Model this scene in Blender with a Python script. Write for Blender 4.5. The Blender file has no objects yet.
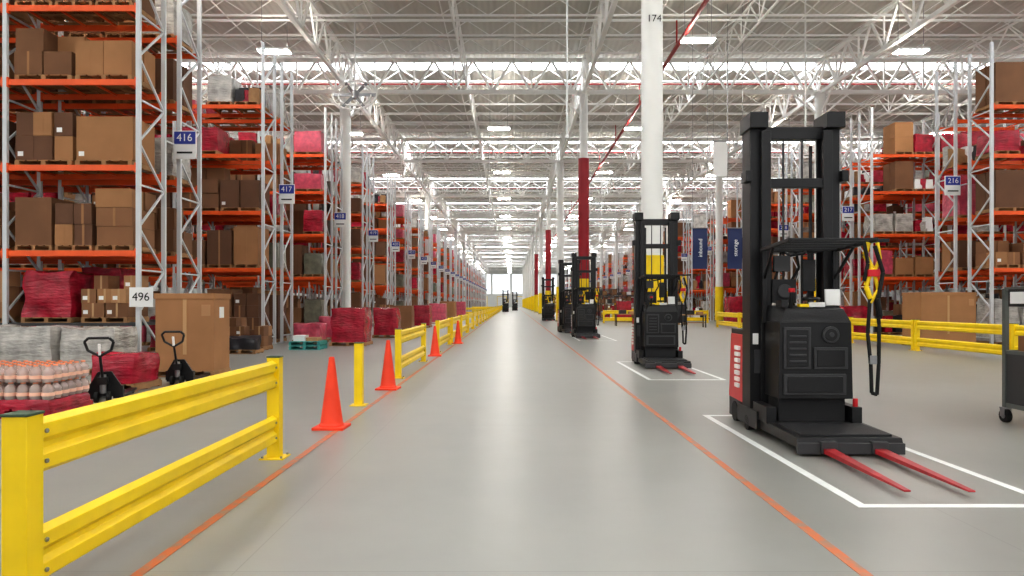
import bpy, math, random
from mathutils import Vector, noise, Matrix
R=random.Random(7)
sc=bpy.context.scene
sc.view_settings.view_transform='Standard'
try: sc.view_settings.look='Medium High Contrast'
except Exception: pass
sc.view_settings.exposure=-0.08

def lin(c):
    o=[]
    for v in c:
        v/=255.0
        o.append(v/12.92 if v<=0.04045 else ((v+0.055)/1.055)**2.4)
    return (o[0],o[1],o[2],1)

M={}
def mat(name,col,rough=0.5,metal=0.0,var=0.0,vs=3.0,bump=0.0,bs=20.0,emit=0.0,stretch=None,trans=0.0):
    m=bpy.data.materials.new(name); m.use_nodes=True
    nt=m.node_tree; b=nt.nodes['Principled BSDF']
    c=lin(col)
    b.inputs['Base Color'].default_value=c
    b.inputs['Roughness'].default_value=rough
    b.inputs['Metallic'].default_value=metal
    if trans: b.inputs['Transmission Weight'].default_value=trans
    tc=nt.nodes.new('ShaderNodeTexCoord')
    if var>0:
        n=nt.nodes.new('ShaderNodeTexNoise'); n.inputs['Scale'].default_value=vs; n.inputs['Detail'].default_value=4
        nt.links.new(tc.outputs['Object'],n.inputs['Vector'])
        r=nt.nodes.new('ShaderNodeValToRGB')
        r.color_ramp.elements[0].position=0.3; r.color_ramp.elements[1].position=0.7
        r.color_ramp.elements[0].color=tuple([x*(1-var) for x in c[:3]]+[1])
        r.color_ramp.elements[1].color=tuple([min(1,x*(1+var)) for x in c[:3]]+[1])
        nt.links.new(n.outputs['Fac'],r.inputs['Fac']); nt.links.new(r.outputs['Color'],b.inputs['Base Color'])
    if bump>0:
        n2=nt.nodes.new('ShaderNodeTexNoise'); n2.inputs['Scale'].default_value=bs; n2.inputs['Detail'].default_value=3
        if stretch:
            mp=nt.nodes.new('ShaderNodeMapping'); mp.inputs['Scale'].default_value=stretch
            nt.links.new(tc.outputs['Object'],mp.inputs['Vector']); nt.links.new(mp.outputs['Vector'],n2.inputs['Vector'])
        else: nt.links.new(tc.outputs['Object'],n2.inputs['Vector'])
        bp=nt.nodes.new('ShaderNodeBump'); bp.inputs['Strength'].default_value=bump; bp.inputs['Distance'].default_value=0.05
        nt.links.new(n2.outputs['Fac'],bp.inputs['Height']); nt.links.new(bp.outputs['Normal'],b.inputs['Normal'])
    if emit>0:
        b.inputs['Emission Color'].default_value=c; b.inputs['Emission Strength'].default_value=emit
    M[name]=m
    return m

mat('yellow',(243,208,16),0.42,var=0.06,vs=4)
mat('cap_green',(60,80,60),0.5)
mat('cone_orange',(242,70,34),0.5,var=0.06)
mat('rack_white',(206,208,210),0.45,0.1)
mat('rack_orange',(230,92,32),0.45,var=0.08,vs=1)
mat('card1',(162,118,80),0.85,var=0.08,vs=1.5)
mat('card2',(138,98,68),0.85,var=0.08,vs=1.5)
mat('card3',(176,134,96),0.85,var=0.06,vs=1.5)
mat('card_shaded',(122,86,60),0.85,var=0.1,vs=1.5)  # cardboard with the shadow inside the racks mixed into its brown
mat('card_shaded_deep',(106,74,54),0.85,var=0.1,vs=1.5)  # deeper copy, rack-interior shade put into the colour
mat('tape',(186,148,104),0.4)
mat('crimson',(160,28,50),0.25,var=0.4,vs=4,bump=0.8,bs=4,stretch=(1,1,4))
mat('pinkwrap',(196,84,104),0.28,var=0.25,vs=5,bump=0.6,bs=5)
mat('clearwrap',(178,174,168),0.2,var=0.35,vs=3,bump=0.9,bs=4,stretch=(1,1,4))
mat('greenwrap',(118,118,104),0.28,var=0.3,vs=3,bump=0.6,bs=5)
mat('darkgoods',(42,40,44),0.4,var=0.3,vs=4)
mat('wood',(160,122,84),0.8,var=0.15,vs=6)
mat('black',(22,22,24),0.42,var=0.15,vs=6)
mat('black_matte',(34,34,36),0.65,bump=0.15,bs=60)
mat('dgrey',(60,60,62),0.55)
mat('red',(196,26,36),0.35,var=0.05)
mat('fork_red',(168,44,50),0.4,var=0.2,vs=8)
mat('steel',(150,150,152),0.35,0.8)
mat('white',(236,236,234),0.5)
mat('col_white',(232,232,229),0.5,var=0.03,vs=1)
mat('col_red',(150,22,36),0.5,var=0.05)
mat('navy',(26,40,84),0.6)
mat('blue',(44,58,150),0.5)
mat('teal',(70,160,155),0.5)
mat('truss',(245,245,242),0.5)
mat('joist',(240,240,237),0.5)
mat('pipe_red',(150,36,34),0.5)
mat('wall',(222,223,221),0.8,var=0.04,vs=0.3)
mat('rubber',(16,16,16),0.7)
mat('cart_grey',(92,96,92),0.5,var=0.1)
mat('peach',(246,230,224),0.1,var=0.05,vs=9,trans=0.65)
mat('label_peach',(238,190,166),0.4)
mat('bottle_cap',(236,140,96),0.4)
mat('line_white',(232,234,232),0.5,var=0.06,vs=6)
mat('concrete_base',(150,148,142),0.8)
mat('skylight',(245,250,255),0.5,emit=7.5)
mat('far_wall_glow',(245,250,255),0.5,emit=0.9)  # self-lit surface, added to brighten the far wall
mat('lamp_down',(255,250,240),0.5,emit=105.0)
mat('ceiling_fill_glow',(255,250,240),0.5,emit=72.0)  # upward glow added on the fixture tops to brighten the ceiling

def floor_mat():
    m=bpy.data.materials.new('polished_concrete'); m.use_nodes=True; nt=m.node_tree; b=nt.nodes['Principled BSDF']
    tc=nt.nodes.new('ShaderNodeTexCoord')
    def N(s,d,rough=0.6,dist=0):
        n=nt.nodes.new('ShaderNodeTexNoise'); n.inputs['Scale'].default_value=s; n.inputs['Detail'].default_value=d; n.inputs['Roughness'].default_value=rough; n.inputs['Distortion'].default_value=dist
        nt.links.new(tc.outputs['Object'],n.inputs['Vector']); return n
    def mul(a,bb):
        mx=nt.nodes.new('ShaderNodeMix'); mx.data_type='RGBA'; mx.blend_type='MULTIPLY'; mx.inputs[0].default_value=1
        nt.links.new(a,mx.inputs[6]); nt.links.new(bb,mx.inputs[7]); return mx.outputs[2]
    def ramp(src,p0,c0,p1,c1):
        r=nt.nodes.new('ShaderNodeValToRGB'); e=r.color_ramp.elements
        e[0].position=p0; e[0].color=c0; e[1].position=p1; e[1].color=c1
        nt.links.new(src,r.inputs['Fac']); return r.outputs['Color']
    a=N(0.35,5,0.5,0.0)
    c=ramp(a.outputs['Fac'],0.25,lin((137,137,133)),0.75,lin((155,155,150)))
    s=N(1.6,6,0.55,0.0); c=mul(c,ramp(s.outputs['Fac'],0.25,(0.93,0.93,0.925,1),0.75,(1,1,1,1)))
    mp=nt.nodes.new('ShaderNodeMapping'); mp.inputs['Location'].default_value=(1.7,0.8,0); nt.links.new(tc.outputs['Object'],mp.inputs['Vector'])
    br=nt.nodes.new('ShaderNodeTexBrick'); br.offset=0; br.inputs['Scale'].default_value=1
    br.inputs['Brick Width'].default_value=5.1; br.inputs['Row Height'].default_value=5.1; br.inputs['Mortar Size'].default_value=0.005
    br.inputs['Color1'].default_value=(1,1,1,1); br.inputs['Color2'].default_value=(0.97,0.97,0.97,1); br.inputs['Mortar'].default_value=(0.82,0.82,0.82,1)
    nt.links.new(mp.outputs['Vector'],br.inputs['Vector'])
    c=mul(c,br.outputs['Color'])
    nt.links.new(c,b.inputs['Base Color'])
    ro=nt.nodes.new('ShaderNodeMapRange'); ro.inputs['From Min'].default_value=0.25; ro.inputs['From Max'].default_value=0.75; ro.inputs['To Min'].default_value=0.31; ro.inputs['To Max'].default_value=0.38
    nt.links.new(a.outputs['Fac'],ro.inputs['Value']); nt.links.new(ro.outputs['Result'],b.inputs['Roughness'])
    return m
M['floor']=floor_mat()
def line_mat():
    m=bpy.data.materials.new('worn_orange_paint'); m.use_nodes=True; nt=m.node_tree; b=nt.nodes['Principled BSDF']
    tc=nt.nodes.new('ShaderNodeTexCoord'); n=nt.nodes.new('ShaderNodeTexNoise'); n.inputs['Scale'].default_value=7; n.inputs['Detail'].default_value=6
    nt.links.new(tc.outputs['Object'],n.inputs['Vector'])
    r=nt.nodes.new('ShaderNodeValToRGB'); e=r.color_ramp.elements
    e[0].position=0.38; e[0].color=lin((156,128,110)); e[1].position=0.54; e[1].color=lin((196,108,66))
    nt.links.new(n.outputs['Fac'],r.inputs['Fac']); nt.links.new(r.outputs['Color'],b.inputs['Base Color']); b.inputs['Roughness'].default_value=0.5
    return m
M['line_orange']=line_mat()
def deck_mat():
    m=bpy.data.materials.new('corrugated_deck'); m.use_nodes=True; nt=m.node_tree; b=nt.nodes['Principled BSDF']
    b.inputs['Base Color'].default_value=lin((200,197,190)); b.inputs['Roughness'].default_value=0.6
    tc=nt.nodes.new('ShaderNodeTexCoord'); w=nt.nodes.new('ShaderNodeTexWave'); w.bands_direction='X'; w.inputs['Scale'].default_value=1.0
    nt.links.new(tc.outputs['Object'],w.inputs['Vector'])
    bp=nt.nodes.new('ShaderNodeBump'); bp.inputs['Strength'].default_value=0.5; bp.inputs['Distance'].default_value=0.05
    nt.links.new(w.outputs['Fac'],bp.inputs['Height']); nt.links.new(bp.outputs['Normal'],b.inputs['Normal'])
    return m
M['deck']=deck_mat()

class MB:
    def __init__(s): s.v=[];s.f=[];s.m=[];s.mats=[]
    def mi(s,n):
        if n not in s.mats: s.mats.append(n)
        return s.mats.index(n)
    def add(s,vs,fs,mt):
        o=len(s.v); s.v+= [tuple(v) for v in vs]; k=s.mi(mt)
        for f in fs: s.f.append([i+o for i in f]); s.m.append(k)
    def box(s,x0,x1,y0,y1,z0,z1,mt):
        s.add([(x0,y0,z0),(x1,y0,z0),(x1,y1,z0),(x0,y1,z0),(x0,y0,z1),(x1,y0,z1),(x1,y1,z1),(x0,y1,z1)],
              [(0,3,2,1),(4,5,6,7),(0,1,5,4),(1,2,6,5),(2,3,7,6),(3,0,4,7)],mt)
    def hexa(s,b,t,mt):
        s.add(list(b)+list(t),[(0,3,2,1),(4,5,6,7),(0,1,5,4),(1,2,6,5),(2,3,7,6),(3,0,4,7)],mt)
    def beam(s,p,q,w,mt,h=None):
        p=Vector(p);q=Vector(q);d=(q-p).normalized(); h=h or w
        up=Vector((0,0,1)) if abs(d.z)<0.9 else Vector((1,0,0))
        a=d.cross(up).normalized()*w/2; b=a.cross(d).normalized()*h/2
        s.hexa([p-a-b,p+a-b,p+a+b,p-a+b],[q-a-b,q+a-b,q+a+b,q-a+b],mt)
    def cyl(s,p,q,r,mt,n=12,r2=None):
        p=Vector(p);q=Vector(q);d=(q-p).normalized(); r2=r if r2 is None else r2
        up=Vector((0,0,1)) if abs(d.z)<0.9 else Vector((1,0,0))
        a=d.cross(up).normalized(); b=d.cross(a).normalized()
        vs=[p+(a*math.cos(2*math.pi*i/n)+b*math.sin(2*math.pi*i/n))*r for i in range(n)]+[q+(a*math.cos(2*math.pi*i/n)+b*math.sin(2*math.pi*i/n))*r2 for i in range(n)]
        s.add(vs,[(i,(i+1)%n,n+(i+1)%n,n+i) for i in range(n)]+[tuple(range(n))[::-1],tuple(range(n,2*n))],mt)
    def tube(s,pts,r,mt,n=8):
        for i in range(len(pts)-1): s.cyl(pts[i],pts[i+1],r,mt,n)
    def lathe(s,prof,c,mt,n=16):
        vs=[];fs=[]
        for r,z in prof:
            for i in range(n): vs.append((c[0]+r*math.cos(2*math.pi*i/n),c[1]+r*math.sin(2*math.pi*i/n),c[2]+z))
        for k in range(len(prof)-1):
            for i in range(n): fs.append((k*n+i,k*n+(i+1)%n,(k+1)*n+(i+1)%n,(k+1)*n+i))
        fs.append(tuple(range((len(prof)-1)*n,len(prof)*n)))
        s.add(vs,fs,mt)
    def blob(s,x0,x1,y0,y1,z0,z1,mt,n=7,amp=0.04,seed=0):
        cx,cy=(x0+x1)/2,(y0+y1)/2
        def P(u,v,w):
            x=x0+(x1-x0)*u;y=y0+(y1-y0)*v;z=z0+(z1-z0)*w
            k=1-0.05*(abs(2*u-1)**6*abs(2*v-1)**6)-0.04*w**4
            x=cx+(x-cx)*k;y=cy+(y-cy)*k
            nv=noise.noise_vector(Vector((x*2.3+seed,y*2.3,z*2.3)))
            return (x+nv.x*amp,y+nv.y*amp,z+nv.z*amp*(w>0))
        def grid(fn):
            vs=[fn(i/n,j/n) for j in range(n+1) for i in range(n+1)]
            fs=[(j*(n+1)+i,j*(n+1)+i+1,(j+1)*(n+1)+i+1,(j+1)*(n+1)+i) for j in range(n) for i in range(n)]
            s.add(vs,fs,mt)
        grid(lambda a,b:P(a,0,b)); grid(lambda a,b:P(1-a,1,b)); grid(lambda a,b:P(0,1-a,b)); grid(lambda a,b:P(1,a,b)); grid(lambda a,b:P(a,b,1))
    def mesh(s,name,smooth=True):
        me=bpy.data.meshes.new(name); me.from_pydata(s.v,[],s.f)
        for n in s.mats: me.materials.append(M[n])
        me.polygons.foreach_set('material_index',s.m)
        if smooth:
            me.shade_smooth(); me.set_sharp_from_angle(angle=math.radians(38))
        me.update(); return me
    def obj(s,name,loc=(0,0,0),rz=0,parent=None,bevel=0,smooth=True):
        return place(s.mesh(name,smooth),name,loc,rz,parent,bevel)
def place(me,name,loc=(0,0,0),rz=0,parent=None,bevel=0):
    o=bpy.data.objects.new(name,me); sc.collection.objects.link(o); o.location=loc; o.rotation_euler=(0,0,rz)
    if parent: o.parent=parent
    if bevel:
        b=o.modifiers.new('bevel','BEVEL'); b.width=bevel; b.segments=2; b.limit_method='ANGLE'; b.harden_normals=False
    return o
def empty(name,loc=(0,0,0),rz=0):
    o=bpy.data.objects.new(name,None); sc.collection.objects.link(o); o.location=loc; o.rotation_euler=(0,0,rz); return o
def text(s,size,loc,rot,mt,parent=None,name='lettering',ext=0.002):
    c=bpy.data.curves.new(name,'FONT'); c.body=s; c.size=size; c.align_x='CENTER'; c.align_y='CENTER'; c.extrude=ext
    c.materials.append(M[mt]); o=bpy.data.objects.new(name,c); sc.collection.objects.link(o); o.location=loc; o.rotation_euler=rot
    if parent: o.parent=parent
    return o

# ---------- room ----------
YE=290
b=MB(); b.box(-48,48,-14,YE,-0.2,0,'floor'); b.obj('floor',smooth=False)
ZD=16.6
b=MB(); b.box(-48,48,-14,YE,ZD,ZD+0.2,'deck'); b.obj('ceiling',smooth=False)
b=MB(); b.box(-48.2,-48,-14,YE,0,ZD,'wall'); b.obj('wall_left',smooth=False)
b=MB(); b.box(48,48.2,-14,YE,0,ZD,'wall'); b.obj('wall_right',smooth=False)
b=MB(); b.box(-48,48,YE,YE+0.2,0,ZD,'wall'); b.obj('wall_far',smooth=False)
for i,x in enumerate((-14,-6,2,10,18)):
    b=MB(); b.box(x,x+3.6,YE-0.12,YE-0.02,0,4.2,'white'); b.box(x-0.2,x,YE-0.2,YE-0.02,0,4.4,'yellow'); b.box(x+3.6,x+3.8,YE-0.2,YE-0.02,0,4.4,'yellow'); b.box(x-0.2,x+3.8,YE-0.2,YE-0.02,4.2,4.4,'yellow')
    for k in range(1,6): b.box(x,x+3.6,YE-0.14,YE-0.12,k*0.7,k*0.7+0.03,'steel')
    b.obj('door_%d'%(i+1),smooth=False)
    b=MB(); b.box(x-2,x+5.2,YE-0.12,YE-0.02,5.5,13.5,'far_wall_glow')  # added glowing panel that lifts the far end, no real opening
    for k in range(5): b.box(x-2+k*1.8-0.04,x-2+k*1.8+0.04,YE-0.16,YE-0.12,5.5,13.5,'white')
    b.obj('glow_panel_%d'%(i+1),smooth=False)
b=MB(); b.box(-2.31,-2.235,-2,200,0,0.003,'line_orange'); b.box(2.11,2.185,-2,200,0,0.003,'line_orange'); b.obj('floor_line_orange',smooth=False)
def rect(x0,x1,y0,y1,w=0.085):
    b=MB()
    b.box(x0,x1,y0,y0+w,0,0.003,'line_white'); b.box(x0,x1,y1-w,y1,0,0.003,'line_white')
    b.box(x0,x0+w,y0+w,y1-w,0,0.003,'line_white'); b.box(x1-w,x1,y0+w,y1-w,0,0.003,'line_white')
    b.obj('parking_bay_marking',smooth=False)
rect(2.8,4.5,5.65,10.3); rect(2.92,4.6,15.0,19.7); rect(2.92,4.6,30.5,35.5)

# ---------- roof structure ----------
ZT,ZB=16.2,14.3
YL=[1+20.5*i for i in range(0,14)]
XL=[-38.1,-23.9,-9.7,4.3,18.5,32.7]
def truss(p,q,zt,zb,panel,wc,wd,mt,b,vert=True):
    p=Vector((p[0],p[1],0));q=Vector((q[0],q[1],0)); L=(q-p).length; n=max(2,int(round(L/panel))); 
    b.beam((p.x,p.y,zt),(q.x,q.y,zt),wc,mt); b.beam((p.x,p.y,zb),(q.x,q.y,zb),wc,mt)
    for i in range(n):
        a=p.lerp(q,i/n); c=p.lerp(q,(i+0.5)/n); e=p.lerp(q,(i+1)/n)
        b.beam((a.x,a.y,zt),(c.x,c.y,zb),wd,mt); b.beam((c.x,c.y,zb),(e.x,e.y,zt),wd,mt)
        if vert: b.beam((c.x,c.y,zb),(c.x,c.y,zt),wd*0.7,mt)
b=MB()
for y in YL:
    truss((-47,y),(47,y),ZT,ZB,2.37,0.22,0.12,'truss',b)
b.obj('roof_truss',smooth=False)
b=MB()
for x in XL:
    truss((x,-10),(x,YE-3),ZT-0.1,ZB-0.05,2.56,0.2,0.11,'truss',b)
    for y in YL:
        for sx,sy in ((1,0),(-1,0),(0,1),(0,-1)):
            b.beam((x+sx*1.8,y+sy*1.8,ZB),(x,y,ZB-1.5),0.1,'truss')
b.obj('roof_girder',smooth=False)
b=MB()
for x in (-16.8,-2.7,11.4,25.6):
    truss((x,-10),(x,200),ZT-0.3,ZB+0.3,2.56,0.09,0.06,'truss',b)
b.obj('roof_cross_bracing',smooth=False)
b=MB()
for i in range(-4,110):
    y=1+20.5*(i/8.0)
    if i%8==0 or y>YE-5: continue
    truss((-47,y),(47,y),ZD-0.08,ZD-0.85,2.37 if y<110 else 4.7,0.09,0.045,'joist',b,False)
b.obj('roof_joist',smooth=False)
b=MB()
x=-46
while x<46:
    b.beam((x,-10,ZD-0.85),(x,YE-5,ZD-0.85),0.05,'joist'); x+=3.55
b.obj('roof_bridging',smooth=False)
b=MB()
for y in YL:
    b.box(-47,47,y+0.9,y+2.8,ZD-0.06,ZD-0.01,'skylight')
b.obj('roof_skylight_strip',smooth=False)
b=MB()
b.cyl((8,-10,14.1),(8,210,14.1),0.1,'pipe_red',10)
for y in range(4,200,10):
    b.cyl((-45,y,15.4),(45,y,15.4),0.045,'pipe_red' if y%20==4 else 'white',6)
    b.cyl((8,y,14.1),(8,y,15.4),0.04,'pipe_red',6)
b.obj('sprinkler_pipe')
b=MB()
for x,y,z in ((2.36,30,8.85),(14.5,34.6,9.2),(-2,62,9),(9,70,9)):
    b.cyl((x,y,z),(x,y,ZD),0.045,'white',8); b.cyl((x,y,z-0.15),(x,y,z),0.09,'white',8)
b.obj('ceiling_conduit')
bl=MB()
bl.box(-0.75,0.75,-0.3,0.3,0.0,0.1,'white'); bl.box(-0.7,0.7,-0.26,0.26,-0.03,0.0,'lamp_down'); bl.box(-0.6,0.6,-0.2,0.2,0.1,0.12,'ceiling_fill_glow')
bl.beam((-0.6,0,0.1),(-0.6,0,2.7),0.02,'steel'); bl.beam((0.6,0,0.1),(0.6,0,2.7),0.02,'steel')
lm=bl.mesh('high_bay_lamp',False)
for y in [-8,2,17.5,33,49,65,81,97,113,129,145,161,177,193,209,225,241,257,273]:
    for x in [-33,-21.8,-11.2,-0.9,8.4,18.8,30]:
        if x==-0.9 and y==33: continue
        yy=y-1.4 if abs(x+0.9)<1 or abs(x-8.4)<1 else y
        place(lm,'high_bay_lamp',(x,yy,13.5))
for ix,x in enumerate(XL):
    for iy,y in enumerate(YL[1:]):
        if x==-9.7 and iy==0: continue
        if x in(-23.9,-38.1,32.7): continue
        if x==-9.7 and iy in (2,4,7,9,11): continue
        red=(x==4.3 and iy in(1,3,5))
        b=MB(); body='col_red' if red else 'col_white'
        b.lathe([(0.46,0),(0.46,0.12)],(0,0,0),'concrete_base',20)
        if x>0: b.lathe([(0.36,0.1),(0.36,3.1)],(0,0,0),'yellow',24)
        zt=10.3 if red else ZB
        b.lathe([(0.325,0.1),(0.325,zt)],(0,0,0),body,24)
        if red: b.lathe([(0.25,10.3),(0.25,ZB)],(0,0,0),'col_white',20)
        b.box(-0.4,0.4,-0.4,0.4,ZB-0.1,ZB,'truss')
        e=b.obj('warehouse_column',(x if x>0 else -10.0,y,0))
        if x==4.3 and iy==0: text('174',0.3,(0,-0.34,10.25),(math.pi/2,0,0),'black',e)
b=MB()
n=28
for rr in (1.15,0.85):
    pts=[(rr*math.cos(2*math.pi*i/n),rr*math.sin(2*math.pi*i/n)*0.35,rr*0.75*math.sin(2*math.pi*i/n)) for i in range(n+1)]
    b.tube(pts,0.045,'white',6)
for k in range(6):
    a=math.pi*k/3; b.beam((0,0,0),(1.1*math.cos(a),1.1*math.sin(a)*0.35,0.82*math.sin(a)),0.06,'steel',0.16)
b.cyl((0,0,-0.2),(0,0,0.2),0.2,'steel'); b.cyl((0,0,0.2),(0,0,3.8),0.04,'white',8)
b.obj('ceiling_fan',(-8.2,36.5,12.5))

# ---------- racks ----------
LV=[3.0,5.2,7.4,9.3]; HT=11.4; BAY=3.42; YF=[0,1.3,2.2,3.5]
def cartons(b,x0,x1,y0,y1,z0,h,r,fine):
    nx=r.choice([1,2,2,3]) if fine else r.choice([1,2]); ny=2; nz=max(1,int(h/0.45)) if fine else max(1,int(h/0.7))
    if r.random()<0.4: nx=1;nz=1
    c=r.choice(['card_shaded','card2','card1','card_shaded_deep','card_shaded','card_shaded_deep'])  # darkest browns stand in for shade between the rack levels
    for i in range(nx):
        for j in range(ny):
            hh=nz-(r.random()<0.3)
            for k in range(max(1,hh)):
                g=0.012
                X0=x0+(x1-x0)*i/nx+g;X1=x0+(x1-x0)*(i+1)/nx-g;Y0=y0+(y1-y0)*j/ny+g;Y1=y0+(y1-y0)*(j+1)/ny-g
                d=r.uniform(-.02,.02)
                b.box(X0+d,X1+d,Y0+d,Y1+d,z0+h*k/nz+0.005,z0+h*(k+1)/nz-0.004,c if r.random()<0.85 else 'card1')
                if j==0 and r.random()<0.4: b.box((X0+X1)/2-0.03+d,(X0+X1)/2+0.03+d,Y0+d-0.003,Y0+d,z0+h*k/nz+0.005,z0+h*(k+1)/nz-0.004,'card1')
                if j==0 and r.random()<0.12: b.box(X0+d+0.06,X0+d+0.2,Y0+d-0.004,Y0+d,z0+h*k/nz+0.1,z0+h*k/nz+0.22,'white')
def pallet(b,x0,x1,y0,y1,z0,mt='wood'):
    for i in range(5):
        t=(x1-x0)/5; b.box(x0+i*t+0.02,x0+(i+1)*t-0.02,y0,y1,z0+0.115,z0+0.14,mt)
    for i in range(3):
        xx=x0+(x1-x0)*(0,0.46,0.92)[i]; b.box(xx,xx+(x1-x0)*0.08,y0,y1,z0+0.02,z0+0.115,mt)
    for i in range(3):
        yy=y0+(y1-y0)*(0,0.45,0.9)[i]; b.box(x0,x1,yy,yy+(y1-y0)*0.1,z0,z0+0.02,mt)
def rack(seed,sgn,nb,style):
    r=random.Random(seed); fr=MB(); ld=MB()
    for i in range(nb+1):
        x=sgn*i*BAY
        for y in YF: fr.box(x-0.055,x+0.055,y-0.045,y+0.045,0,HT+(0.0 if i%2 else 0.3),'rack_white'); 
        for y in YF: fr.box(x-0.09,x+0.09,y-0.08,y+0.08,0,0.02,'rack_white')
        for ya,yb in ((0,1.3),(2.2,3.5)):
            z=0.3;k=0
            while z<HT-1.2:
                fr.beam((x,ya,z) if k%2 else (x,yb,z),(x,yb,z+1.1) if k%2 else (x,ya,z+1.1),0.05,'rack_white')
                if k%2==0: fr.beam((x,ya,z),(x,yb,z),0.045,'rack_white')
                z+=1.1;k+=1
    for lv in LV:
        for i in range(nb):
            xa,xb=sgn*i*BAY,sgn*(i+1)*BAY
            if xa>xb: xa,xb=xb,xa
            for y,s in ((0,-1),(1.3,1),(2.2,-1),(3.5,1)):
                fr.box(xa+0.05,xb-0.05,y-0.03,y+0.03,lv-0.15,lv,'rack_orange')
                fr.box(xa+0.05,xa+0.09,y-0.05,y+0.05,lv-0.2,lv+0.05,'rack_orange'); fr.box(xb-0.09,xb-0.05,y-0.05,y+0.05,lv-0.2,lv+0.05,'rack_orange')
            for d in range(4):
                xx=xa+0.4+d*0.85; fr.box(xx,xx+0.05,0,1.3,lv-0.06,lv-0.01,'rack_orange'); fr.box(xx,xx+0.05,2.2,3.5,lv-0.06,lv-0.01,'rack_orange')
    for li,lv in enumerate([0]+LV):
        if style=='first' and lv==0: continue
        hm={0:2.4,3.0:1.8,5.2:1.8,7.4:1.5,9.3:1.8}[lv]
        for i in range(nb):
            for ya in (0.05,2.25):
                n=2 if (style=='first' and r.random()<0.35) else (3 if r.random()<0.75 else 2); w=(BAY-0.3)/n
                for k in range(n):
                    if r.random()<(0.06 if style=='first' else 0.14): continue
                    a=sgn*(i*BAY+0.15+k*w+0.04); c=sgn*(i*BAY+0.15+(k+1)*w-0.04)
                    if a>c:a,c=c,a
                    pallet(ld,a,c,ya,ya+1.2,lv+0.002)
                    h=r.uniform(0.45,0.95)*hm; z=lv+0.145; t=r.random()
                    if style=='first': t*=0.66; h=r.uniform(0.5,0.84)*hm
                    if style=='right': t=t*0.7+0.3
                    if style=='mix' and lv==9.3: t=0.5+t*0.5
                    if t<0.58: cartons(ld,a,c,ya,ya+1.2,z,h,r,(style=='first' and i<2) or r.random()<0.4)
                    elif t<0.66: ld.blob(a,c,ya,ya+1.2,z,z+h*0.9,'clearwrap',4,0.06,r.random()*50)
                    elif t<0.76: ld.blob(a,c,ya,ya+1.2,z,z+h*0.85,'crimson',4,0.07,r.random()*50)
                    elif t<0.81: ld.blob(a,c,ya,ya+1.2,z,z+h*0.85,'pinkwrap',4,0.07,r.random()*50)
                    elif t<0.86: ld.blob(a,c,ya,ya+1.2,z,z+h*0.9,'greenwrap',4,0.07,r.random()*50)
                    else:
                        for q in range(9): 
                            xx=a+0.2+(c-a-0.4)*((q%3)/2.0); yy=ya+0.05+(q//3)*0.38; ld.blob(xx-0.2,xx+0.2,yy,yy+0.34,z,z+h*r.uniform(0.5,0.85),r.choice(['darkgoods','darkgoods','crimson','clearwrap','wood','white']),3,0.05,q)
    return fr.mesh('rack_frame',False),ld.mesh('stored_pallets',True)
SX=-9.6; SR=18.5
vL=[rack(11,-1,5,'mix'),rack(12,-1,5,'mix'),rack(13,-1,5,'mix')]
vF=rack(5,-1,5,'first')
vR=[rack(21,1,6,'right'),rack(22,1,6,'right'),rack(24,1,6,'right')]
def put_rack(v,x,y,lab,zs,sg):
    e=empty('pallet_rack',(x,y,0))
    place(v[0],'frame',parent=e); place(v[1],'stored_pallets',parent=e)
    s=MB(); sx=0.3*(-sg)
    s.box(sx-0.32,sx+0.32,1.9,1.94,zs-0.4,zs+0.4,'white'); s.box(sx-0.3,sx+0.3,1.885,1.9,zs+0.02,zs+0.37,'blue'); s.box(sx-0.22,sx+0.22,1.88,1.885,zs-0.25,zs-0.2,'black'); s.beam((0,1.3,zs),(0,2.2,zs),0.04,'rack_white'); s.beam((0,1.95,zs),(sx,1.95,zs),0.04,'rack_white')
    s.obj('aisle_sign',parent=e,smooth=False)
    text(lab,0.3,(sx,1.875,zs+0.19),(math.pi/2,0,0),'white',e)
for k in range(27):
    put_rack(vF if k==0 else vL[k%3],SX,18+9*k,str(416+k),6.15,-1)
for k in range(25):
    put_rack(vR[k%3],SR,27+9*k,str(216+k),6.5,1)
b=MB(); b.box(-0.3,0.3,-0.02,0,-0.25,0.25,'white'); e=b.obj('number_board',(-9.45,17.85,1.8),smooth=False); text('496',0.3,(0,-0.03,0),(math.pi/2,0,0),'black',e)

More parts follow.
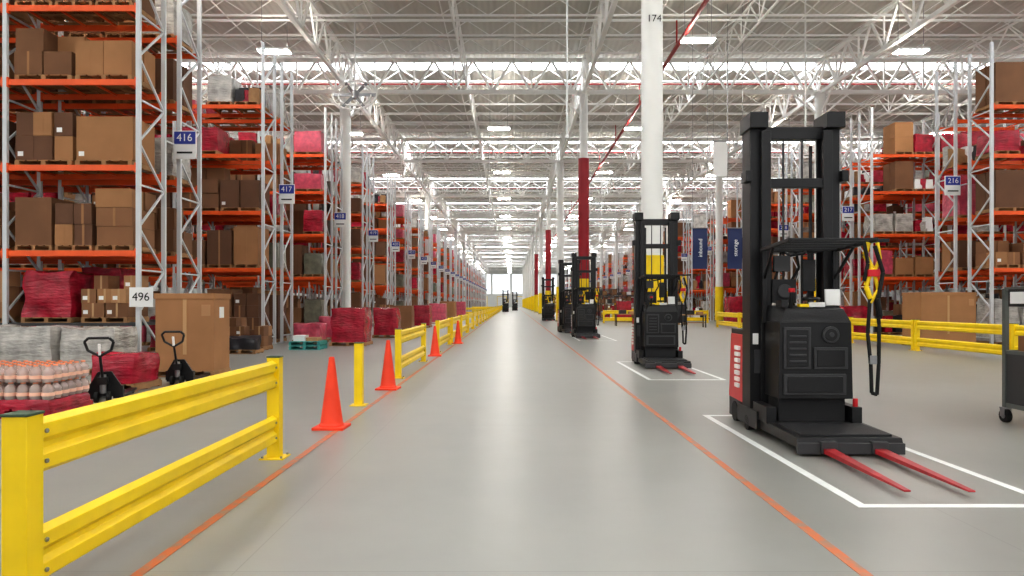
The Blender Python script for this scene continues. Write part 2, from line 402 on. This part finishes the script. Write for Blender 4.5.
# ---------- guard rails ----------
prof=[(0,0),(0.045,0.03),(0.045,0.105),(0.012,0.135),(0.012,0.165),(0.045,0.195),(0.045,0.27),(0,0.3)]
def guard(x,y0,L,along='y',nm='guard_rail',mid=False):
    b=MB()
    ps=[0,L]+([L/2] if mid else [])
    for p in ps:
        b.box(-0.065,0.065,p-0.065,p+0.065,0.012,1.07,'yellow'); b.box(-0.13,0.13,p-0.13,p+0.13,0,0.014,'yellow')
        b.box(-0.07,0.07,p-0.07,p+0.07,1.07,1.085,'cap_green')
        for sx in(-1,1):
            for sy in (-1,1): b.cyl((sx*0.1,p+sy*0.1,0.012),(sx*0.1,p+sy*0.1,0.035),0.014,'steel',6)
    for z0 in (0.16,0.74):
        pl=[(px,z0+pz) for px,pz in prof]+[(-px,z0+pz) for px,pz in reversed(prof[1:-1])]
        segs=[(0.06,L-0.06)] if not mid else [(0.06,L/2-0.06),(L/2+0.06,L-0.06)]
        for a,c in segs:
            n=len(pl); vs=[(u,a,w) for u,w in pl]+[(u,c,w) for u,w in pl]
            b.add(vs,[(i,(i+1)%n,n+(i+1)%n,n+i) for i in range(n)]+[tuple(range(n))[::-1],tuple(range(n,2*n))],'yellow')
            for yy in (a+0.05,c-0.05):
                for zz in (0.07,0.23): b.cyl((0.045,yy,z0+zz),(0.06,yy,z0+zz),0.014,'steel',6)
    return b.obj(nm,(x,y0,0),rz=0 if along=='y' else -math.pi/2,bevel=0.004)
guard(-2.53,3.62,3.85)
guard(-2.5,15.4,4.4)
y=23.5
while y<190:
    guard(-2.5,y,4.4); y+=5.4 if y<60 else 6
for y in (15.0,19.7,24.4,29.1,33.8,38.5,43.2): guard(14.0,y,4.5)
for x in (7.6,12.0): guard(x,58,4.2,'x')
guard(-6.6,95,3.6,'x'); guard(-6.8,120,4,'x')
for y in (120,170): guard(4.6,y,4,'x'); guard(9.2,y+4,5,'x')
b=MB(); b.box(-0.065,0.065,-0.065,0.065,0.012,1.0,'yellow'); b.box(-0.13,0.13,-0.13,0.13,0,0.014,'yellow'); b.box(-0.07,0.07,-0.07,0.07,1.0,1.015,'cap_green'); b.obj('guard_post',(-2.47,11.3,0),bevel=0.004)

# ---------- cones ----------
b=MB()
b.box(-0.205,0.205,-0.205,0.205,0,0.035,'cone_orange')
b.lathe([(0.165,0.035),(0.16,0.06),(0.145,0.075),(0.095,0.45),(0.042,0.88),(0.036,0.93),(0.028,0.94)],(0,0,0),'cone_orange',24)
cm=b.mesh('traffic_cone')
for x,y in ((-2.38,9.24),(-2.37,13.4),(-2.4,21.8),(-2.2,28.5)): place(cm,'traffic_cone',(x,y,0),rz=R.uniform(-.1,.1),bevel=0.006)

# ---------- reach trucks ----------
def truck_mesh():
    b=MB()
    b.box(-0.52,0.58,0.38,1.08,0.06,0.32,'black')
    b.hexa([(-0.56,0.34,0.32),(0.6,0.34,0.32),(0.6,1.1,0.32),(-0.52,1.1,0.32)],[(-0.54,0.36,1.22),(0.58,0.36,1.22),(0.56,1.06,1.22),(-0.5,1.06,1.22)],'red')
    b.box(-0.5,0.54,0.38,1.04,1.22,1.29,'black')
    for k in range(7): b.box(-0.575,-0.535,0.5,0.66,0.5+k*0.085,0.555+k*0.085,'white')
    for s in (-1,1):
        b.box(s*0.58 if s<0 else 0.42,s*0.42 if s<0 else 0.58,-0.3,0.5,0.07,0.3,'black')
        b.cyl((s*0.42,0.1,0.1),(s*0.58,0.1,0.1),0.1,'rubber',16)
        b.cyl((s*0.45,0.8,0.14),(s*0.53,0.8,0.14),0.14,'rubber',16)
        a,c=(-0.57,-0.53) if s<0 else (0.53,0.57)
        b.box(a,c,0.0,0.3,0.1,4.02,'black')
        a,c=(-0.57,-0.42) if s<0 else (0.42,0.57)
        b.box(a,c,-0.02,0.03,0.1,4.02,'black'); b.box(a,c,0.27,0.31,0.1,4.02,'black')
        a,c=(-0.45,-0.33) if s<0 else (0.33,0.45)
        b.box(a,c,-0.1,-0.04,0.35,3.85,'black'); b.box((a+c)/2-0.02,(a+c)/2+0.02,-0.06,0.12,0.35,3.85,'black'); b.box(a,c,0.1,0.14,0.35,3.85,'black')
        a,c=(-0.6,-0.37) if s<0 else (0.37,0.6)
        b.box(a,c,-0.12,0.32,3.88,4.08,'black')
        b.cyl((s*0.27,0.16,0.3),(s*0.27,0.16,2.3),0.04,'dgrey',10); b.cyl((s*0.27,0.16,2.3),(s*0.27,0.16,3.7),0.022,'dgrey',10)
        b.beam((s*0.12,0.06,0.4),(s*0.12,0.06,3.75),0.025,'dgrey')
        b.box(s*0.61-0.04,s*0.61+0.04,-0.1,0.1,3.2,3.34,'black')
    b.box(-0.45,0.45,0.02,0.16,3.76,3.92,'black'); b.box(-0.43,0.43,-0.08,0.0,3.12,3.24,'black'); b.box(-0.43,0.43,0.16,0.26,2.3,2.42,'black')
    b.box(-0.43,0.43,0.2,0.28,1.2,1.5,'black'); b.box(-0.43,0.43,-0.08,0,2.3,2.38,'black')
    b.tube([(0.03,0.05,2.4),(0.05,-0.02,2.1),(-0.06,0.0,1.9),(0.02,0.02,1.5)],0.018,'rubber')
    b.tube([(-0.15,0.05,2.4),(-0.2,-0.05,2.2),(-0.28,-0.1,1.95),(-0.2,-0.1,1.6)],0.018,'rubber')
    b.tube([(-0.2,0.0,2.35),(-0.1,-0.12,2.25),(0.08,-0.12,2.28),(0.15,0,2.35)],0.018,'rubber')
    b.box(-0.3,-0.1,-0.13,-0.06,2.05,2.25,'dgrey'); b.box(0.06,0.22,-0.13,-0.06,1.8,2.2,'black_matte')
    b.box(-0.32,-0.02,-0.12,-0.06,1.65,1.95,'black_matte'); b.cyl((-0.17,-0.14,1.8),(-0.17,-0.12,1.8),0.09,'dgrey',16)
    y0,y1=-0.6,-0.14
    b.hexa([(-0.42,y0,0.5),(0.47,y0,0.5),(0.47,y1,0.5),(-0.42,y1,0.5)],[(-0.4,y0,1.42),(0.45,y0,1.42),(0.47,y1,1.42),(-0.42,y1,1.42)],'black')
    b.hexa([(-0.4,y0,1.42),(0.45,y0,1.42),(0.47,y1,1.42),(-0.42,y1,1.42)],[(-0.3,y0+0.1,1.58),(0.4,y0+0.1,1.58),(0.42,y1,1.62),(-0.38,y1,1.62)],'black_matte')
    b.box(-0.38,0.42,-0.5,-0.14,0.2,0.5,'black_matte')
    b.box(-0.36,0.38,y0-0.03,y0+0.01,0.55,0.8,'dgrey'); b.box(-0.32,0.34,y0-0.04,y0,0.58,0.77,'black')
    b.box(-0.36,-0.04,y0-0.03,y0+0.01,0.86,1.36,'dgrey'); b.box(-0.33,-0.07,y0-0.04,y0,0.89,1.33,'black'); b.box(0.0,0.4,y0-0.03,y0+0.01,0.86,1.12,'dgrey')
    b.box(0.03,0.36,y0-0.04,y0,0.89,1.09,'black')
    b.cyl((0.2,y0-0.03,1.27),(0.2,y0+0.02,1.27),0.1,'dgrey',20); b.cyl((0.2,y0-0.04,1.27),(0.2,y0,1.27),0.075,'black',20); b.cyl((0.2,y0-0.05,1.27),(0.2,y0,1.27),0.03,'dgrey',12)
    for k in range(5): b.box(-0.3,-0.1,y0-0.05,y0,0.94+k*0.075,0.965+k*0.075,'dgrey')
    b.box(-0.54,-0.47,-0.04,-0.02,1.12,1.26,'white'); b.box(-0.52,-0.44,-0.04,-0.02,0.75,1.05,'dgrey')
    b.box(0.0,0.2,-0.46,-0.44,1.6,1.66,'white')
    b.box(-0.12,0.0,-0.48,-0.4,1.6,1.64,'yellow')
    b.hexa([(0.24,-0.38,1.62),(0.42,-0.38,1.62),(0.42,-0.34,1.62),(0.24,-0.34,1.62)],[(0.24,-0.36,1.82),(0.42,-0.36,1.82),(0.42,-0.33,1.82),(0.24,-0.33,1.82)],'white')
    b.box(-0.38,-0.3,-0.6,-0.4,1.6,1.68,'black'); b.cyl((-0.22,-0.45,1.58),(-0.22,-0.5,1.78),0.025,'black'); b.cyl((-0.22,-0.5,1.78),(-0.22,-0.5,1.83),0.04,'red')
    b.cyl((0.05,-0.4,1.58),(0.05,-0.4,1.7),0.02,'steel'); b.lathe([(0.1,1.68),(0.11,1.7),(0.1,1.72)],(0.05,-0.4,0),'black',16)
    for s in(-1,1):
        b.beam((s*0.44,-0.16,1.4),(s*0.44,-0.16,2.32),0.05,'black')
        b.beam((s*0.48,-0.18,2.32),(s*0.48,-1.15,2.36),0.045,'black')
        b.beam((s*0.44,-0.16,1.95),(s*0.48,-0.6,2.33),0.03,'black')
    for k in range(5):
        yy=-0.2-k*0.235; b.beam((-0.48,yy,2.325+k*0.01),(0.48,yy,2.325+k*0.01),0.03,'black')
    b.beam((0.48,-0.9,2.36),(0.72,-0.95,2.37),0.04,'black')
    b.hexa([(-0.54,-1.5,0.09),(0.6,-1.5,0.09),(0.6,-0.1,0.09),(-0.54,-0.1,0.09)],[(-0.53,-1.47,0.2),(0.59,-1.47,0.2),(0.6,-0.1,0.22),(-0.54,-0.1,0.22)],'black')
    b.box(-0.46,0.52,-1.4,-0.65,0.2,0.225,'black_matte'); b.box(-0.54,0.6,-1.52,-1.46,0.03,0.15,'dgrey')
    b.box(-0.56,-0.44,-0.6,-0.1,0.2,0.4,'black'); b.box(0.46,0.58,-0.6,-0.1,0.2,0.4,'black'); b.cyl((0.52,-0.55,0.4),(0.52,-0.55,0.5),0.03,'red',12)
    for a in (-0.28,0.26):
        b.hexa([(a+0.03,-3.08,0.05),(a+0.09,-3.08,0.05),(a+0.13,-1.4,0.04),(a,-1.4,0.04)],[(a+0.03,-3.08,0.065),(a+0.09,-3.08,0.065),(a+0.13,-1.4,0.1),(a,-1.4,0.1)],'fork_red')
        b.box(a-0.02,a+0.15,-1.55,-1.4,0.04,0.17,'dgrey')
    x=0.46
    b.tube([(x,-1.0,2.34),(x-0.04,-1.0,2.2),(x+0.03,-1.02,2.05),(x-0.03,-1.0,1.85),(x+0.02,-1.0,1.7)],0.03,'yellow')
    b.tube([(x+0.1,-1.0,2.34),(x+0.13,-1.0,2.15),(x+0.05,-1.02,2.0),(x+0.11,-1.0,1.8),(x+0.02,-1.0,1.65)],0.022,'yellow')
    b.tube([(x-0.06,-1.02,2.34),(x-0.02,-1.03,2.1),(x-0.06,-1.02,1.9)],0.022,'rubber')
    b.tube([(x+0.05,-1.04,2.3),(x+0.14,-1.05,2.0),(x+0.09,-1.04,1.7),(x+0.12,-1.04,1.5)],0.024,'rubber')
    b.tube([(x+0.02,-1.0,1.75),(x+0.0,-0.98,1.3),(x+0.04,-0.97,0.95),(x+0.05,-0.97,0.62),(x+0.11,-0.97,0.6),(x+0.13,-0.97,0.95),(x+0.12,-1.0,1.4),(x+0.08,-1.0,1.75)],0.022,'rubber')
    b.box(x-0.03,x+0.1,-1.06,-0.98,1.95,2.03,'red'); b.box(x+0.02,x+0.1,-1.0,-0.95,0.95,1.05,'steel')
    return b.mesh('reach_truck')
tm=truck_mesh()
for x,y,rz in ((3.63,9.0,-0.02),(3.9,18.9,-0.03),(3.5,34,0),(3.25,39.5,0.1),(3.4,66,0),(-1.2,128,0),(0.6,150,0)):
    place(tm,'reach_truck',(x,y,0),rz=rz,bevel=0.008 if y<50 else 0)

# ---------- goods on floor left ----------
b=MB(); x0,x1=-8.0,-6.55
pallet(b,x0,x1,9.95,10.95,0,'crimson'); b.blob(x0,x1,9.95,10.95,0.14,0.27,'crimson',6,0.03,2)
bp=[(0.07,0),(0.082,0.03),(0.076,0.08),(0.082,0.14),(0.076,0.17),(0.03,0.215),(0.028,0.23)]
for lay in range(2):
    z=0.27+lay*0.245
    for i in range(8):
        for j in range(6):
            cx=x0+0.1+i*0.178; cy=10.04+j*0.164
            b.lathe(bp,(cx,cy,z),'peach',12); b.cyl((cx,cy,z+0.225),(cx,cy,z+0.245),0.032,'bottle_cap',8)
            b.lathe([(0.084,0.05),(0.084,0.1)],(cx,cy,z),'label_peach',12)
b.obj('bottled_water_pallet')
def wrapped(name,x0,x1,y0,y1,h,mt,amp=0.05,z=0,pal='wood'):
    b=MB(); w,d=x1-x0,y1-y0; pallet(b,0,w,0,d,0,pal); b.blob(0.02,w-0.02,0.02,d-0.02,0.14,h,mt,9,amp,x0*3+y0)
    return b.obj(name,(x0,y0,z))
wrapped('wrapped_pallet',-7.95,-7.0,13.0,14.0,0.68,'crimson',0.1)
wrapped('wrapped_pallet',-11.9,-10.55,16.1,17.3,1.08,'clearwrap',0.06)
wrapped('wrapped_pallet',-10.5,-9.15,16.1,17.3,1.06,'clearwrap',0.06)
wrapped('wrapped_pallet',-13.4,-12.0,16.1,17.3,1.1,'clearwrap',0.06)
b=MB()
b.box(-13.0,-9.66,18.0,21.4,1.06,1.14,'dgrey'); b.box(-16.4,-13.05,18.0,21.4,1.06,1.14,'dgrey')
for xx in(-12.9,-11.3,-9.8,-16.2,-14.6): b.box(xx,xx+0.08,18.05,18.13,0,1.06,'dgrey')
e=b.obj('staging_shelf',smooth=False)
wrapped('wrapped_pallet',-12.7,-11.4,18.1,19.3,1.3,'crimson',0.12,1.14)
wrapped('wrapped_pallet',-12.3,-11.0,19.7,20.9,1.5,'crimson',0.12,1.14)
def carton_stack(x0,x1,y0,y1,h,z=0,seed=1):
    b=MB(); w,d=x1-x0,y1-y0; r=random.Random(seed); pallet(b,0,w,0,d,0); 
    nz=max(1,int(h/0.32))
    for k in range(nz):
        n=r.choice([2,3])
        for i in range(n):
            for j in range(2):
                if k==nz-1 and r.random()<0.4: continue
                dd=r.uniform(-.02,.02)
                X0=w*i/n+0.01+dd;X1=w*(i+1)/n-0.01+dd;Y0=d*j/2+0.01+dd;Y1=d*(j+1)/2-0.01+dd
                Z0=0.145+k*h/nz;Z1=0.14+(k+1)*h/nz
                b.box(X0,X1,Y0,Y1,Z0,Z1,r.choice(['card1','card2','card3','card_shaded']))
                b.box((X0+X1)/2-0.025,(X0+X1)/2+0.025,Y0-0.003,Y1,Z0+0.01,Z1+0.002,'tape')
                if r.random()<0.5: b.box(X0+0.04,X0+0.16,Y0-0.004,Y0,Z0+0.08,Z0+0.18,'white')
    return b.obj('carton_stack',(x0,y0,z),smooth=False)
carton_stack(-11.15,-9.95,18.1,19.2,1.1,1.14,3)
carton_stack(-14.3,-13.1,18.1,19.2,1.2,1.14,4)
carton_stack(-13.9,-12.8,19.8,20.9,1.3,1.14,14)
def bigbox(x0,x1,y0,y1,h):
    b=MB(); w,d=x1-x0,y1-y0; pallet(b,0,w,0,d,0)
    b.box(0.02,w-0.02,0.02,d-0.02,0.14,h,'card1'); b.box(w/2-0.04,w/2+0.04,0.014,d-0.014,0.5,h+0.003,'tape')
    b.box(0,w,0,d,h-0.12,h+0.006,'card1'); b.box(w-0.02,w-0.013,0.3,0.55,h-0.55,h-0.3,'white')
    b.box(w-0.3,w-0.1,0.012,0.02,h-0.5,h-0.25,'card3')
    return b.obj('cardboard_box',(x0,y0,0),smooth=False,bevel=0.006)
bigbox(-7.98,-6.63,15.6,16.5,1.86)
bigbox(15.3,17.4,26.2,27.5,2.05)
def jack():
    b=MB()
    for s in(-1,1):
        b.hexa([(s*0.19-0.08,0.15,0.04),(s*0.19+0.08,0.15,0.04),(s*0.19+0.06,1.3,0.05),(s*0.19-0.06,1.3,0.05)],[(s*0.19-0.08,0.15,0.1),(s*0.19+0.08,0.15,0.1),(s*0.19+0.06,1.3,0.09),(s*0.19-0.06,1.3,0.09)],'black')
        b.cyl((s*0.19-0.04,1.15,0.04),(s*0.19+0.04,1.15,0.04),0.035,'rubber',10)
        b.cyl((s*0.09-0.025,-0.05,0.09),(s*0.09+0.025,-0.05,0.09),0.09,'rubber',16)
    b.box(-0.27,0.27,0.1,0.2,0.08,0.26,'black'); b.hexa([(-0.24,0.1,0.26),(0.24,0.1,0.26),(0.24,0.16,0.26),(-0.24,0.16,0.26)],[(-0.1,0.08,0.5),(0.1,0.08,0.5),(0.1,0.12,0.5),(-0.1,0.12,0.5)],'black')
    b.cyl((0,-0.02,0.15),(0,-0.02,0.46),0.05,'steel',12); b.box(-0.07,0.07,-0.1,0.04,0.3,0.42,'black')
    b.cyl((0,-0.05,0.38),(0,-0.22,0.8),0.022,'black',10)
    b.tube([(0,-0.22,0.78),(-0.17,-0.24,0.88),(-0.21,-0.27,1.02),(-0.15,-0.29,1.08),(0.15,-0.29,1.08),(0.21,-0.27,1.02),(0.17,-0.24,0.88),(0,-0.22,0.78)],0.022,'black')
    b.beam((0,-0.23,0.8),(0.0,-0.27,0.98),0.035,'white')
    return b.mesh('pallet_jack')
jm=jack(); place(jm,'pallet_jack',(-6.8,11.65,0),rz=0.3); place(jm,'pallet_jack',(-6.78,14.2,0),rz=0.12)
wrapped('wrapped_pallet',-7.0,-5.6,26.8,28.2,1.45,'crimson',0.08)
wrapped('wrapped_pallet',-6.6,-5.4,33,34.2,1.4,'crimson',0.08)
wrapped('wrapped_pallet',-6.9,-5.6,39.3,40.5,1.5,'card2',0.02)
wrapped('wrapped_pallet',-6.7,-5.5,47,48.3,1.5,'crimson',0.06)
wrapped('wrapped_pallet',-8.6,-7.4,31,32.2,1.0,'pinkwrap',0.1)
wrapped('wrapped_pallet',-9.0,-7.8,28.6,29.8,0.8,'pinkwrap',0.1)
wrapped('wrapped_pallet',-6.7,-5.3,56,57.3,1.6,'pinkwrap',0.05)
wrapped('wrapped_pallet',-6.9,-5.3,66,67.5,1.8,'card1',0.05)
wrapped('wrapped_pallet',-6.9,-5.3,80,81.5,1.8,'pinkwrap',0.05)
b=MB(); pallet(b,0,1.1,0,1.0,0,'teal'); pallet(b,0,1.1,0,1.0,0.15,'teal'); b.box(0.1,0.5,0.2,0.7,0.3,0.5,'white'); b.box(0.55,0.95,0.2,0.8,0.3,0.42,'card3'); b.obj('plastic_pallet',(-7.85,24.6,0),smooth=False)
carton_stack(-9.6,-8.6,24.2,25.2,0.7,0,8); carton_stack(-11.0,-9.9,25.2,26.2,1.3,0,9); carton_stack(-8.9,-7.9,34,35,1.2,0,10); carton_stack(-8.9,-7.8,45,46,1.4,0,12)
wrapped('wrapped_pallet',-12.4,-11.1,23.8,25.0,1.2,'crimson',0.1)
wrapped('wrapped_pallet',-10.9,-9.8,22.4,23.5,0.9,'darkgoods',0.1)
wrapped('wrapped_pallet',-9.3,-8.3,22.6,23.4,0.55,'darkgoods',0.14)
for i,(x,y,m_) in enumerate([(19.5,24.5,'crimson'),(21,24.5,'greenwrap'),(22.6,24.4,'clearwrap'),(15.6,33,'crimson'),(15.8,42,'clearwrap'),(15.5,50,'crimson'),(12,53,'darkgoods'),(9,60,'crimson'),(11,61,'clearwrap'),(13,61,'darkgoods')]):
    wrapped('wrapped_pallet',x,x+1.3,y,y+1.3,1.5+0.3*(i%3),m_,0.09)
def shelf():
    b=MB(); r=random.Random(3)
    for i in range(6):
        for y in(0,0.9): b.box(i*1.6-0.03,i*1.6+0.03,y-0.03,y+0.03,0,3.0,'dgrey')
    for z in (0.15,0.9,1.65,2.4,2.95):
        b.box(0,8,0,0.9,z-0.04,z,'dgrey')
        if z<2.9:
            for k in range(18):
                if r.random()<0.8: b.box(0.05+k*0.44,0.42+k*0.44,0.05,0.8,z,z+r.uniform(0.2,0.6),r.choice(['card1','card2','darkgoods','crimson','card2','wood','white','yellow']))
    return b.mesh('storage_shelf',False)
sm=shelf()
for y in (64.5,72,80,90,100,112,126,140): place(sm,'storage_shelf',(6.6,y,0))
b=MB(); b.box(0,1.6,0,0.8,0.82,0.88,'wood')
for x in(0.05,1.5):
    for y in(0.05,0.7): b.box(x,x+0.06,y,y+0.06,0,0.82,'black')
b.box(0.1,1.5,0.1,0.7,0.3,0.34,'wood'); b.box(0.3,0.8,0.2,0.6,0.88,1.15,'darkgoods'); b.box(1.0,1.4,0.2,0.6,0.88,1.05,'card3')
wm=b.mesh('work_table',False)
for x,y in((11.5,47),(9.6,49),(7.4,50)): place(wm,'work_table',(x,y,0))
def banner(x,y,z0,z1,w,mt):
    e=empty('hanging_banner',(x,y,0)); b=MB(); n=8; vs=[];fs=[]
    for i in range(n+1):
        for j in range(2): vs.append((-w/2+w*j,0.05*math.sin(i*0.9+j),z0+(z1-z0)*i/n))
    for i in range(n): fs.append((2*i,2*i+1,2*i+3,2*i+2))
    b.add(vs,fs,mt); b.cyl((-w/2-0.05,0,z1),(w/2+0.05,0,z1),0.025,'steel',8)
    b.cyl((-w/2,0,z1),(-w/2,0,ZD),0.01,'steel',6); b.cyl((w/2,0,z1),(w/2,0,ZD),0.01,'steel',6)
    b.obj('cloth',parent=e)
    return e
e=banner(9.4,35,3.35,5.4,0.74,'navy'); text('inbound',0.28,(0,-0.1,4.4),(math.pi/2,-math.pi/2,0),'white',e)
e=banner(11.15,35,3.35,5.4,0.74,'navy'); text('storage',0.28,(0,-0.1,4.4),(math.pi/2,-math.pi/2,0),'white',e)
banner(11.9,40,8.9,10.9,0.8,'white')
b=MB(); W,D=1.1,0.7
for x in(0,W):
    for y in(0,D):
        b.box(x-0.03,x+0.03,y-0.03,y+0.03,0.2,1.85,'cart_grey')
        b.cyl((x-0.035,y,0.09),(x+0.035,y,0.09),0.09,'rubber',16); b.cyl((x-0.04,y,0.09),(x+0.04,y,0.09),0.04,'steel',12)
        b.box(x-0.055,x-0.04,y-0.04,y+0.04,0.08,0.2,'steel'); b.box(x+0.04,x+0.055,y-0.04,y+0.04,0.08,0.2,'steel'); b.box(x-0.055,x+0.055,y-0.05,y+0.05,0.19,0.21,'steel')
b.box(-0.02,W+0.02,-0.02,D+0.02,0.21,0.27,'cart_grey')
for z in (0.95,1.82): 
    b.box(0,W,-0.02,0.02,z,z+0.05,'cart_grey'); b.box(0,W,D-0.02,D+0.02,z,z+0.05,'cart_grey'); b.box(-0.02,0.02,0,D,z,z+0.05,'cart_grey'); b.box(W-0.02,W+0.02,0,D,z,z+0.05,'cart_grey')
b.box(0.03,W-0.03,0.0,0.015,0.27,0.95,'dgrey'); b.box(-0.01,0.01,0.03,D-0.03,0.27,0.95,'dgrey'); b.box(0.03,W-0.03,D-0.015,D,0.27,0.95,'dgrey')
for k in range(11):
    b.box(0.08+k*0.095,0.09+k*0.095,-0.005,0.005,0.95,1.82,'steel')
b.box(0.02,0.4,-0.035,-0.02,1.62,1.84,'black'); b.box(0.05,0.37,-0.04,-0.035,1.66,1.8,'white')
b.box(-0.035,-0.02,0.1,0.6,1.6,1.84,'black'); b.box(-0.04,-0.035,0.14,0.56,1.64,1.8,'white')
b.box(0.1,1.0,0.1,0.6,0.27,1.2,'card2')
b.obj('roll_cart',(6.84,9.0,0),bevel=0.004)

w=bpy.data.worlds.new('world'); sc.world=w; w.use_nodes=True
bg=w.node_tree.nodes['Background']; bg.inputs[0].default_value=(0.97,0.98,1,1); bg.inputs[1].default_value=0.9
cam=bpy.data.cameras.new('camera'); co=bpy.data.objects.new('camera',cam); sc.collection.objects.link(co)
co.location=(0,0,1.65); co.rotation_euler=(math.pi/2,0,0); cam.lens=36*700/1024; cam.sensor_width=36; cam.shift_y=15/1024; cam.clip_end=500
sc.camera=co
